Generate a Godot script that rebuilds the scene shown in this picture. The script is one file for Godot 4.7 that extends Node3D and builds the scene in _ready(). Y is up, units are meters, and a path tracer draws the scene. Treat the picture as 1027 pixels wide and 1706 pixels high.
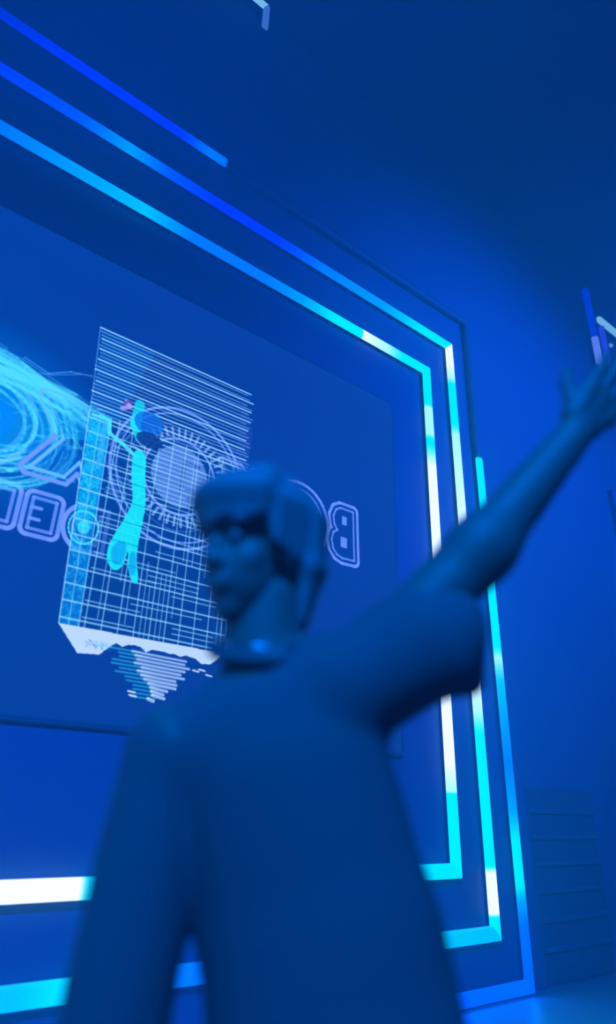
extends Node3D
# A hazy club wall: an LED screen inside three nested LED strip frames, and one person dancing in front of it.
# World: y up, the screen wall is the plane z = 0, the camera stands 3.48 m in front of it.

const WALL_TOP := 8.75
const CAM_AT := Vector3(0.0, 1.2, 3.4757)
var rng := RandomNumberGenerator.new()
var mats := {}


func _ready() -> void:
	rng.seed = 7
	make_camera()
	make_environment()
	make_room_lights()
	make_room()
	make_screen()
	make_frames()
	make_far_tubes()
	make_vent()
	make_stage_lights()
	make_person()


# ------------------------------------------------------------------ camera, air, light
func make_camera() -> void:
	var cam := Camera3D.new()
	cam.name = "camera"
	var right := Vector3(0.79495, 0.02974, 0.60594)
	var up := Vector3(-0.27589, 0.90727, 0.31742)
	var back := Vector3(-0.54031, -0.41951, 0.72944)
	cam.transform = Transform3D(Basis(right, up, back).orthonormalized(), CAM_AT)
	var lens := CameraAttributesPhysical.new()
	lens.frustum_focal_length = 12.0 * 1051.0 / 853.0
	lens.frustum_focus_distance = 5.2
	lens.exposure_aperture = 0.65
	cam.attributes = lens
	cam.fov = rad_to_deg(2.0 * atan(853.0 / 1051.0))
	cam.near = 0.05
	cam.far = 60.0
	cam.current = true
	add_child(cam)


func make_environment() -> void:
	var e := Environment.new()
	e.background_mode = Environment.BG_COLOR
	e.background_color = Color(0, 0, 0)
	e.tonemap_mode = Environment.TONE_MAPPER_LINEAR
	e.tonemap_exposure = 1.0
	e.sdfgi_enabled = true
	e.ssao_enabled = true
	e.ssil_enabled = true
	e.volumetric_fog_enabled = true          # theatre haze fills the whole room evenly
	e.volumetric_fog_density = 0.055
	e.volumetric_fog_albedo = Color(0.6, 0.9, 1.0)
	e.volumetric_fog_anisotropy = 0.2
	var w := WorldEnvironment.new()
	w.name = "club_air"
	w.environment = e
	add_child(w)


func make_room_lights() -> void:
	# the blue wash of unseen stage lights, placed to light wall, haze and person (their cans are built in make_stage_lights)
	for i in STAGE.size():
		var s = STAGE[i]
		var l := SpotLight3D.new()
		l.name = "unseen_blue_wash"
		l.light_color = s[4]
		l.light_energy = s[2]
		l.spot_angle = s[3]
		l.spot_angle_attenuation = 1.0
		l.spot_range = 40.0
		l.spot_attenuation = 2.0
		l.light_size = 0.09
		l.shadow_enabled = true
		var dir: Vector3 = (s[1] - s[0]).normalized()
		l.transform = Transform3D(Basis.looking_at(dir, Vector3(0.01, 1, 0.02)), s[0] + dir * 0.21)
		add_child(l, true)


# place of the can, what it points at, energy, half cone, colour
const STAGE := [
	[Vector3(-2.2, 6.0, 6.4), Vector3(2.2, 0.4, 0.0), 150.0, 30.0, Color(0.0, 0.46, 1.0)],
	[Vector3(6.2, 6.2, 6.6), Vector3(5.5, 4.7, 0.0), 110.0, 34.0, Color(0.0, 0.40, 1.0)],
	[Vector3(-3.6, 4.4, 5.6), Vector3(0.66, 1.40, 2.6), 6.0, 16.0, Color(0.0, 0.62, 1.0)],
]


# ------------------------------------------------------------------ helpers
func c_lin(c: Color) -> Color:
	return c


func mat(called: String, color: Color, rough := 0.8, metal := 0.0) -> StandardMaterial3D:
	if mats.has(called):
		return mats[called]
	var m := StandardMaterial3D.new()
	m.resource_name = called
	m.albedo_color = color
	m.roughness = rough
	m.metallic = metal
	mats[called] = m
	return m


func grain(m: StandardMaterial3D, freq: float, scale: float, relief: float) -> StandardMaterial3D:
	var n := FastNoiseLite.new()
	n.seed = 11
	n.frequency = freq
	n.fractal_octaves = 4
	var t := NoiseTexture2D.new()
	t.width = 256
	t.height = 256
	t.seamless = true
	t.noise = n
	m.heightmap_enabled = true
	m.heightmap_texture = t
	m.heightmap_scale = relief
	m.uv1_triplanar = true
	m.uv1_world_triplanar = true
	m.uv1_scale = Vector3.ONE * scale
	return m


func obj(called: String, mesh: Mesh, m: Material, parent: Node = self, at := Vector3.ZERO) -> MeshInstance3D:
	var o := MeshInstance3D.new()
	o.name = called
	o.mesh = mesh
	o.material_override = null
	for i in mesh.get_surface_count():
		o.set_surface_override_material(i, m)
	o.position = at
	parent.add_child(o, true)
	return o


func thing(called: String, label: String, category: String, at := Vector3.ZERO, group := "") -> Node3D:
	var o := Node3D.new()
	o.name = called
	o.position = at
	add_child(o, true)
	tag(o, label, category, group)
	return o


func tag(o: Node, label: String, category: String, group := "") -> void:
	o.set_meta("label", label)
	o.set_meta("category", category)
	if group:
		o.set_meta("group", group)


func struct(called: String, label: String, category: String, mesh: Mesh, m: Material, at: Vector3) -> MeshInstance3D:
	var o := obj(called, mesh, m, self, at)
	o.set_meta("kind", "structure")
	tag(o, label, category)
	return o


# a box with chamfered edges
func cbox(size: Vector3, ch := 0.006) -> ArrayMesh:
	var h := size / 2.0
	ch = minf(ch, minf(h.x, minf(h.y, h.z)) * 0.9)
	var st := SurfaceTool.new()
	st.begin(Mesh.PRIMITIVE_TRIANGLES)
	st.set_smooth_group(-1)
	var corner := func(s: Vector3, ax: int) -> Vector3:
		var p := Vector3(s.x * (h.x - ch), s.y * (h.y - ch), s.z * (h.z - ch))
		p[ax] = s[ax] * h[ax]
		return p
	var tri := func(a: Vector3, b: Vector3, c: Vector3) -> void:
		if (b - a).cross(c - a).dot(a + b + c) > 0.0:
			var t := b
			b = c
			c = t
		for v in [a, b, c]:
			st.add_vertex(v)
	for ax in 3:
		var u := (ax + 1) % 3
		var w := (ax + 2) % 3
		for sg in [-1.0, 1.0]:
			var q := []
			for k in [[-1.0, -1.0], [1.0, -1.0], [1.0, 1.0], [-1.0, 1.0]]:
				var s := Vector3.ZERO
				s[ax] = sg
				s[u] = k[0]
				s[w] = k[1]
				q.append(corner.call(s, ax))
			tri.call(q[0], q[1], q[2])
			tri.call(q[0], q[2], q[3])
		for su in [-1.0, 1.0]:
			for sw in [-1.0, 1.0]:
				var a := Vector3.ZERO
				a[u] = su
				a[w] = sw
				var b := a
				a[ax] = -1.0
				b[ax] = 1.0
				tri.call(corner.call(a, u), corner.call(b, u), corner.call(b, w))
				tri.call(corner.call(a, u), corner.call(b, w), corner.call(a, w))
	for sx in [-1.0, 1.0]:
		for sy in [-1.0, 1.0]:
			for sz in [-1.0, 1.0]:
				var s := Vector3(sx, sy, sz)
				tri.call(corner.call(s, 0), corner.call(s, 1), corner.call(s, 2))
	st.generate_normals()
	return st.commit()


# a rod of n sides along a list of points with a radius at each
func tube(points: Array, radii: Array, n := 12, st: SurfaceTool = null) -> ArrayMesh:
	var own := st == null
	if own:
		st = SurfaceTool.new()
		st.begin(Mesh.PRIMITIVE_TRIANGLES)
	var rings := []
	var side := Vector3.ZERO
	for i in points.size():
		var d: Vector3 = (points[mini(i + 1, points.size() - 1)] - points[maxi(i - 1, 0)]).normalized()
		if side == Vector3.ZERO:
			side = d.cross(Vector3.UP if absf(d.y) < 0.9 else Vector3.RIGHT).normalized()
		side = (side - d * side.dot(d)).normalized()
		var up := d.cross(side)
		var ring := []
		for k in n:
			var a := TAU * k / n
			ring.append(points[i] + (side * cos(a) + up * sin(a)) * radii[i])
		rings.append(ring)
	st.set_smooth_group(1)
	for i in rings.size() - 1:
		for k in n:
			var k2 := (k + 1) % n
			for v in [rings[i][k], rings[i + 1][k2], rings[i + 1][k], rings[i][k], rings[i][k2], rings[i + 1][k2]]:
				st.add_vertex(v)
	st.set_smooth_group(2)
	for e in [[0, false], [rings.size() - 1, true]]:
		var ring = rings[e[0]]
		for k in n:
			var k2 := (k + 1) % n
			for v in ([points[e[0]], ring[k], ring[k2]] if e[1] else [points[e[0]], ring[k2], ring[k]]):
				st.add_vertex(v)
	if own:
		st.generate_normals()
		return st.commit()
	return null


# ------------------------------------------------------------------ the room
func slab(a: Vector3, b: Vector3) -> BoxMesh:
	var m := BoxMesh.new()
	m.size = (b - a).abs()
	return m


func make_room() -> void:
	var paint := grain(mat("blue_grey_wall_paint", Color(0.10, 0.38, 0.58), 0.75), 0.02, 0.5, 0.2)
	var dark := grain(mat("black_ceiling_paint", Color(0.04, 0.05, 0.07), 0.9), 0.03, 0.5, 0.3)
	var ground := grain(mat("dance_floor_vinyl", Color(0.42, 0.58, 0.62), 0.45), 0.05, 1.0, 0.05)
	var boxes := [
		["floor", "smooth grey dance floor below the screen wall", "floor", Vector3(-5, -0.2, -0.3), Vector3(14, 0.0, 9.2), ground],
		["ceiling", "black ceiling high above the screen wall", "ceiling", Vector3(-5, WALL_TOP, -0.3), Vector3(14, WALL_TOP + 0.2, 9.2), dark],
		["wall_back", "tall painted wall that carries the screen and the light frames", "wall", Vector3(-5, 0, -0.3), Vector3(14, WALL_TOP, 0.0), paint],
		["wall_front", "dark wall behind the camera", "wall", Vector3(-5, 0, 9.0), Vector3(14, WALL_TOP, 9.2), dark],
		["wall_left", "dark wall on the left side of the club", "wall", Vector3(-5.2, 0, -0.3), Vector3(-5, WALL_TOP, 9.2), dark],
		["wall_right", "dark wall on the right side of the club", "wall", Vector3(14, 0, -0.3), Vector3(14.2, WALL_TOP, 9.2), dark],
	]
	for b in boxes:
		struct(b[0], b[1], b[2], slab(b[3], b[4]), b[5], (b[3] + b[4]) / 2.0)


# ------------------------------------------------------------------ LED frames
# colours of a strip along its length: stops of [metres, colour]
func strip_texture(stops: Array, from: float, to: float) -> ImageTexture:
	var n := 512
	var im := Image.create(n, 4, false, Image.FORMAT_RGB8)
	for i in n:
		var p := lerpf(from, to, (i + 0.5) / n)
		var c: Color = stops[0][1]
		for k in stops.size() - 1:
			var a = stops[k]
			var b = stops[k + 1]
			if p >= a[0] and p <= b[0]:
				c = a[1].lerp(b[1], (p - a[0]) / maxf(b[0] - a[0], 1e-6))
		if p > stops[-1][0]:
			c = stops[-1][1]
		for y in 4:
			im.set_pixel(i, y, c)
	return ImageTexture.create_from_image(im)


func strip_material(stops: Array, from: float, to: float, energy := 1.0) -> StandardMaterial3D:
	var m := StandardMaterial3D.new()
	m.resource_name = "led_diffuser"
	m.albedo_color = Color(0.12, 0.37, 0.52)
	m.roughness = 0.5
	m.emission_enabled = true
	m.emission = Color.BLACK
	m.emission_texture = strip_texture(stops, from, to)
	m.emission_energy_multiplier = energy
	m.texture_repeat = false
	return m


# a low dome-backed diffuser from a to b (in the wall plane), w wide, with u along the length; the ends are mitred by m metres
func diffuser(a: Vector3, b: Vector3, w: float, mitre_a: float, mitre_b: float, depth := 0.02) -> ArrayMesh:
	var st := SurfaceTool.new()
	st.begin(Mesh.PRIMITIVE_TRIANGLES)
	var d := (b - a).normalized()
	var s := d.cross(Vector3.BACK)          # sideways in the wall plane
	var length := (b - a).length()
	var prof := [[-0.42, 0.0], [-0.5, 0.12], [-0.5, 0.7], [-0.36, 0.92], [-0.12, 1.0], [0.12, 1.0], [0.36, 0.92], [0.5, 0.7], [0.5, 0.12], [0.42, 0.0]]
	for i in prof.size() - 1:
		var q := []
		for k in [[i, 0], [i + 1, 0], [i + 1, 1], [i, 1]]:
			var x: float = prof[k[0]][0]
			var t: float = (mitre_a * x * w) if k[1] == 0 else (length - mitre_b * x * w)
			q.append([a + d * t + s * x * w + Vector3.BACK * depth * prof[k[0]][1], Vector2(t / length, 0.5)])
		for k in [0, 2, 1, 0, 3, 2]:
			st.set_uv(q[k][1])
			st.set_normal(Vector3.BACK)
			st.add_vertex(q[k][0])
	st.index()
	st.generate_normals()
	return st.commit()


func area(called: String, at: Vector3, size: Vector2, color: Color, radiance: float, parent: Node = self) -> void:
	var l := AreaLight3D.new()
	l.name = called
	l.light_color = color
	l.area_size = size
	l.light_energy = radiance * size.x * size.y / PI
	l.area_range = 40.0
	l.area_attenuation = 2.0
	l.shadow_enabled = true
	l.transform = Transform3D(Basis(Vector3.UP, PI), at)     # shines away from the wall
	parent.add_child(l, true)


const W := Color(0.93, 1.0, 1.0)
const WC := Color(0.62, 0.95, 0.97)
const CY := Color(0.0, 0.90, 0.98)
const AZ := Color(0.0, 0.58, 0.95)
const B1 := Color(0.0, 0.42, 0.96)
const B2 := Color(0.0, 0.28, 0.96)
const B3 := Color(0.0, 0.12, 0.95)
const B4 := Color(0.0, 0.08, 0.72)
const OFF := Color(0.0, 0.0, 0.0)

# left, right, bottom, top of each frame's strip centre lines; then the stops of top, right, bottom, left
var FRAMES := [
	{"r": [-3.2, 3.95, 0.80, 5.155], "w": 0.094,
		"label": "innermost of the three lit frames, closest round the screen",
		"top": [[-3.2, B1], [-0.06, B1], [0.45, AZ], [0.95, Color(0, 0.72, 0.93)], [1.35, B1], [2.0, B1], [2.4, AZ], [2.75, CY], [3.08, CY], [3.10, W], [3.42, WC], [3.6, CY], [3.95, CY]],
		"right": [[0.80, CY], [1.3, CY], [1.31, WC], [1.5, W], [4.05, W], [4.15, WC], [4.28, CY], [4.35, CY], [4.4, WC], [4.7, WC], [4.74, CY], [5.155, CY]],
		"bottom": [[-3.2, W], [1.25, W], [1.29, CY], [3.95, Color(0, 0.86, 0.98)]]},
	{"r": [-3.6, 4.33, 0.40, 5.66], "w": 0.094,
		"label": "middle one of the three lit frames round the screen",
		"top": [[-3.6, B3], [-0.17, Color(0, 0.16, 0.9)], [0.35, B2], [0.75, AZ], [1.1, B2], [1.5, B3], [2.1, B3], [2.6, B1], [3.4, AZ], [3.9, CY], [4.33, CY]],
		"right": [[0.40, CY], [0.5, CY], [0.52, W], [0.78, W], [0.82, CY], [1.75, CY], [1.9, WC], [2.15, W], [2.35, WC], [2.4, CY], [3.0, CY], [3.3, W], [4.55, WC], [4.66, CY], [5.15, CY], [5.22, WC], [5.4, W], [5.66, W]],
		"bottom": [[-3.6, B1], [1.05, Color(0, 0.7, 0.96)], [1.3, CY], [1.62, CY], [1.72, Color(0, 0.42, 0.92)], [2.4, Color(0, 0.40, 0.95)], [3.6, CY], [3.9, Color(0, 0.72, 0.98)], [4.33, Color(0, 0.70, 0.98)]]},
	{"r": [-4.0, 4.665, 0.055, 6.17], "w": 0.085,
		"label": "outermost lit frame, dark round its upper right corner",
		"top": [[-4.0, B4], [-0.29, B4], [0.4, B3], [1.1, B3], [1.35, B1], [1.53, B1], [1.56, OFF], [4.665, OFF]],
		"right": [[0.055, Color(0, 0.33, 1)], [0.42, Color(0, 0.36, 1)], [0.58, AZ], [0.68, CY], [1.0, CY], [1.2, AZ], [1.55, B1], [1.9, AZ], [2.2, Color(0, 0.72, 0.95)], [2.4, WC], [2.5, CY], [4.40, CY], [4.43, OFF], [6.17, OFF]],
		"bottom": [[-4.0, B2], [4.0, Color(0, 0.34, 1)], [4.665, Color(0, 0.36, 1)]]},
]


func mean(stops: Array, a: float, b: float) -> Color:
	var sum := Color(0, 0, 0)
	for i in 12:
		var p := lerpf(a, b, (i + 0.5) / 12.0)
		var c: Color = stops[-1][1] if p > stops[-1][0] else stops[0][1]
		for k in stops.size() - 1:
			if p >= stops[k][0] and p <= stops[k + 1][0]:
				c = stops[k][1].lerp(stops[k + 1][1], (p - stops[k][0]) / maxf(stops[k + 1][0] - stops[k][0], 1e-6))
		var l := c.srgb_to_linear()
		sum += l / 12.0
	sum.r *= 0.1
	sum.g *= 0.6           # the clipped white parts are very bright cyan-blue diodes
	sum.a = 1.0
	return sum


const STRIP_RADIANCE := 9.0
const SCREEN_GAIN := 1.2


func make_frames() -> void:
	var alu := mat("blue_channel_paint", Color(0.09, 0.30, 0.46), 0.6)
	for f in FRAMES:
		var r = f.r
		var w: float = f.w
		var t := thing("light_portal", f.label, "light frame", Vector3(0, 0, 0), "nested light frames round the screen")
		f["left"] = [[r[2], CY], [r[3], B1]]
		var runs := [
			["top", Vector3(r[0], r[3], 0), Vector3(r[1], r[3], 0), 0, r[0], r[1]],
			["right", Vector3(r[1], r[2], 0), Vector3(r[1], r[3], 0), 1, r[2], r[3]],
			["bottom", Vector3(r[0], r[2], 0), Vector3(r[1], r[2], 0), 0, r[0], r[1]],
			["left", Vector3(r[0], r[2], 0), Vector3(r[0], r[3], 0), 1, r[2], r[3]],
		]
		for run in runs:
			var a: Vector3 = run[1]
			var b: Vector3 = run[2]
			var across: bool = run[3] == 0
			var length := (b - a).length()
			var ext := w - 0.02
			var size := Vector3(length + ext, ext, 0.03) if across else Vector3(ext, length - ext, 0.03)
			obj("channel", cbox(size, 0.004), alu, t, (a + b) / 2.0 + Vector3(0, 0, 0.0155))
			# s = d x back: for a run along +x it is -y, along +y it is +x
			var sg: float = {"top": 1.0, "bottom": -1.0, "right": -1.0, "left": 1.0}[run[0]]
			var lift := Vector3(0, 0, 0.0308)
			var he: float = w / 2.0 - 0.0015
			var d := (b - a).normalized()
			obj("light_strip", diffuser(a + lift, b + lift, w, sg, sg, 0.04), strip_material(f[run[0]], run[4], run[5], 1.4), t)
			# the light that the strip sheds, in lengths of about a metre and a half
			var n := ceili(length / 1.6)
			for i in n:
				var p0: float = lerpf(run[4], run[5], float(i) / n)
				var p1: float = lerpf(run[4], run[5], float(i + 1) / n)
				var c := mean(f[run[0]], p0, p1)
				var top := maxf(c.r, maxf(c.g, c.b))
				if top < 0.02:
					continue
				var mid: Vector3 = a + d * ((p0 + p1) / 2.0 - run[4]) + Vector3(0, 0, 0.085)
				var seg := (p1 - p0) - 0.02
				area("strip_glow", mid, Vector2(seg, w) if across else Vector2(w, seg), (c / top).linear_to_srgb(), STRIP_RADIANCE * top)


# ------------------------------------------------------------------ tubes beyond the pier and under the ceiling
func tube_lamp(called: String, label: String, pts: Array, colors: Array, rad: float, category := "light tube", group := "") -> void:
	var t := thing(called, label, category, Vector3.ZERO, group)
	var housing := mat("blue_channel_paint", Color(0.09, 0.30, 0.46), 0.6)
	for i in pts.size() - 1:
		var m := StandardMaterial3D.new()
		m.resource_name = "tube_diffuser"
		m.albedo_color = Color(0.2, 0.22, 0.26)
		m.emission_enabled = true
		m.emission = colors[i]
		m.emission_energy_multiplier = 1.0
		var a: Vector3 = pts[i]
		var b: Vector3 = pts[i + 1]
		obj("light_strip", tube([a, b], [rad, rad], 10), m, t)
		var d := (b - a)
		var back := cbox(Vector3(absf(d.x) + rad * 2.2, absf(d.y) + rad * 2.2, rad * 1.6), 0.004)
		obj("channel", back, housing, t, (a + b) / 2.0 - Vector3(0, 0, rad * 1.25))
		if d.length() > 0.5:
			var across := absf(d.x) > absf(d.y)
			area("tube_glow", (a + b) / 2.0 + Vector3(0, 0, rad + 0.01), Vector2(d.length(), rad * 2) if across else Vector2(rad * 2, d.length()), colors[i], 2.0)


func make_far_tubes() -> void:
	var pale := Color(0.55, 0.85, 0.98)
	tube_lamp("light_tube", "white light tube high on the wall above the frames, bent down at its end", [Vector3(0.2, 8.70, 0.09), Vector3(1.76, 8.70, 0.09), Vector3(1.76, 8.36, 0.09)], [pale, Color(0.25, 0.45, 0.75)], 0.035)
	tube_lamp("light_tube", "white light tube running off past the fingertips at the right edge", [Vector3(7.87, 8.0, 0.09), Vector3(10.8, 8.0, 0.09)], [pale], 0.05)
	tube_lamp("light_tube", "deep blue upright tube with a white tip above the raised hand", [Vector3(7.62, 8.42, 0.09), Vector3(7.62, 7.5, 0.09), Vector3(7.62, 7.05, 0.09)], [Color(0.0, 0.14, 0.85), Color(0.42, 0.55, 1.0)], 0.055)
	tube_lamp("light_tube", "short violet blue upright tube under the end of the white tube", [Vector3(7.90, 7.86, 0.09), Vector3(7.90, 7.2, 0.09)], [Color(0.16, 0.22, 0.9)], 0.045)
	tube_lamp("light_tube", "dim blue upright tube at the right edge below the raised hand", [Vector3(7.36, 4.9, 0.09), Vector3(7.36, 3.9, 0.09)], [Color(0.0, 0.13, 0.9)], 0.045)
	var t := thing("indicator_lamp", "tiny round white lamp under the white tube at the right edge", "lamp", Vector3(8.15, 7.66, 0.0))
	var e := StandardMaterial3D.new()
	e.resource_name = "indicator_lens"
	e.albedo_color = Color(0.5, 0.6, 0.7)
	e.emission_enabled = true
	e.emission = Color(0.4, 0.65, 0.95)
	var ball := SphereMesh.new()
	ball.radius = 0.035
	ball.height = 0.07
	ball.radial_segments = 16
	ball.rings = 8
	obj("lens", ball, e, t, Vector3(0, 0, 0.07))
	obj("socket", tube([Vector3(0, 0, 0.0), Vector3(0, 0, 0.04), Vector3(0, 0, 0.06)], [0.05, 0.05, 0.036], 16), mat("blue_channel_paint", Color(0.09, 0.30, 0.46), 0.6), t)


# low slatted panel between the outer frame and the pier
func make_vent() -> void:
	var t := thing("slatted_cover", "low cover of level slats on the wall right of the outermost frame", "slatted cover", Vector3(5.4, 0.0, 0.0))
	var m := mat("slat_paint", Color(0.26, 0.42, 0.54), 0.6)
	var m2 := mat("slat_frame_paint", Color(0.15, 0.36, 0.48), 0.75)
	obj("back_panel", cbox(Vector3(0.98, 1.36, 0.012), 0.004), m2, t, Vector3(0, 0.70, 0.0065))
	for i in 6:
		var o := obj("slat", cbox(Vector3(0.94, 0.035, 0.016), 0.005), m, t, Vector3(0, 0.24 + 0.192 * i, 0.0265))
		o.rotation.x = 0.15


# ------------------------------------------------------------------ unseen stage lights behind the camera, placed to light the wall and the person
func make_stage_lights() -> void:
	var black := mat("black_lamp_housing", Color(0.04, 0.04, 0.05), 0.5, 0.2)
	var names := ["unseen black stage light out of view, placed to light the lower wall", "unseen black stage light out of view, placed to light the wall at the right", "unseen black stage light out of view, placed to light the person"]
	for i in STAGE.size():
		var s = STAGE[i]
		var dir: Vector3 = (s[1] - s[0]).normalized()
		var t := thing("unseen_stage_light", names[i], "stage light", s[0], "unseen stage lights over the dance floor")
		var body := obj("lamp_body", tube([-dir * 0.22, -dir * 0.18, dir * 0.1, dir * 0.16], [0.07, 0.11, 0.12, 0.13], 20), black, t)
		var e := StandardMaterial3D.new()
		e.resource_name = "stage_lens"
		e.albedo_color = Color(0.2, 0.3, 0.5)
		e.emission_enabled = true
		e.emission = s[4]
		e.emission_energy_multiplier = 2.0
		obj("lens", tube([dir * 0.161, dir * 0.185], [0.115, 0.105], 20), e, t)
		var side := dir.cross(Vector3.UP).normalized()
		obj("yoke", tube([side * 0.15, side * 0.15 + Vector3.UP * 0.3, -side * 0.15 + Vector3.UP * 0.3, -side * 0.15], [0.015, 0.015, 0.015, 0.015], 8), black, t)
		obj("hanger", tube([Vector3.UP * 0.3, Vector3(0, WALL_TOP - s[0].y, 0)], [0.02, 0.02], 10), black, t)


# ------------------------------------------------------------------ the LED screen and the picture it shows
const SX0 := -2.70
const SX1 := 3.46
const SY0 := 1.55
const SY1 := 4.55
const SW := 2048
const SH := 997
const SS := 332.467      # texture pixels in a metre of screen
var px := PackedByteArray()


func dot(ix: int, iy: int, c: Color, a: float) -> void:
	if a <= 0.0 or ix < 0 or iy < 0 or ix >= SW or iy >= SH:
		return
	var k := (iy * SW + ix) * 3
	px[k] = int(lerpf(px[k], c.r8, a))
	px[k + 1] = int(lerpf(px[k + 1], c.g8, a))
	px[k + 2] = int(lerpf(px[k + 2], c.b8, a))


# a stroke between two points of the screen, in metres
func stroke(a: Vector2, b: Vector2, w: float, c: Color, alpha := 1.0, soft := 0.7) -> void:
	var p := Vector2((a.x - SX0) * SS, (SY1 - a.y) * SS)
	var q := Vector2((b.x - SX0) * SS, (SY1 - b.y) * SS)
	var hw := maxf(w * SS / 2.0, 0.5)
	var d := q - p
	var l2 := maxf(d.length_squared(), 1e-6)
	var flat := absf(d.x) >= absf(d.y)
	var reach := ceili((hw + soft + 1.0) * 1.45)
	var lo := int(minf(p.x, q.x) - reach) if flat else int(minf(p.y, q.y) - reach)
	var hi := int(maxf(p.x, q.x) + reach) if flat else int(maxf(p.y, q.y) + reach)
	for m in range(maxi(lo, 0), mini(hi, SW if flat else SH) + 1):
		var t0 := clampf((m - (p.x if flat else p.y)) / ((d.x if flat else d.y) + 1e-6), 0.0, 1.0)
		var mid := int(p.y + d.y * t0) if flat else int(p.x + d.x * t0)
		for n in range(mid - reach, mid + reach + 1):
			var s := Vector2(m + 0.5, n + 0.5) if flat else Vector2(n + 0.5, m + 0.5)
			var t := clampf((s - p).dot(d) / l2, 0.0, 1.0)
			var cover := clampf((hw + soft - (s - p - d * t).length()) / (2.0 * soft), 0.0, 1.0)
			dot(m if flat else n, n if flat else m, c, cover * alpha)


func path(points: Array, w: float, c: Color, alpha := 1.0, closed := false, soft := 0.7) -> void:
	for i in points.size() - (0 if closed else 1):
		stroke(points[i], points[(i + 1) % points.size()], w, c, alpha, soft)


func arc(m: Vector2, r: Vector2, from: float, to: float, n := 40, turn := 0.0) -> Array:
	var out := []
	for i in n + 1:
		var a := lerpf(from, to, float(i) / n)
		out.append(m + Vector2(r.x * cos(a), r.y * sin(a)).rotated(turn))
	return out


func fill(points: Array, c: Color, alpha := 1.0) -> void:
	var q := []
	var lo := 1e9
	var hi := -1e9
	for p in points:
		var v := Vector2((p.x - SX0) * SS, (SY1 - p.y) * SS)
		q.append(v)
		lo = minf(lo, v.y)
		hi = maxf(hi, v.y)
	for iy in range(maxi(int(lo), 0), mini(int(hi) + 1, SH - 1) + 1):
		var xs := []
		for i in q.size():
			var a: Vector2 = q[i]
			var b: Vector2 = q[(i + 1) % q.size()]
			if (a.y <= iy + 0.5) != (b.y <= iy + 0.5):
				xs.append(a.x + (b.x - a.x) * (iy + 0.5 - a.y) / (b.y - a.y))
		xs.sort()
		for k in range(0, xs.size() - 1, 2):
			for ix in range(int(xs[k]), int(xs[k + 1]) + 1):
				dot(ix, iy, c, alpha)


# a letter outline with rounded corners: a heavy outer line and a lighter inner one
func outline(points: Array, out_by: float, c: Color, w0 := 0.026, w1 := 0.018) -> void:
	var pack := PackedVector2Array()
	for p in points:
		pack.append(p * 2000.0)
	var grown := Geometry2D.offset_polygon(pack, out_by * 2000.0, Geometry2D.JOIN_ROUND)
	var out := []
	for p in grown[0]:
		if out.is_empty() or (p / 2000.0 - out[-1]).length() > 0.006:
			out.append(p / 2000.0)
	path(out, w0, c, 0.9, true)
	path(points, w1, c, 0.8, true)


# cuts the corners of a closed line twice, so that it runs smoothly
func smoothed(points: Array) -> Array:
	for turn in 2:
		var out := []
		for i in points.size():
			var a: Vector2 = points[i]
			var b: Vector2 = points[(i + 1) % points.size()]
			out.append(a.lerp(b, 0.25))
			out.append(a.lerp(b, 0.75))
		points = out
	return points


func rounded(m: Vector2, h: Vector2) -> Array:
	return [m + Vector2(-h.x, -h.y), m + Vector2(h.x, -h.y), m + Vector2(h.x, h.y), m + Vector2(-h.x, h.y)]


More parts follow.
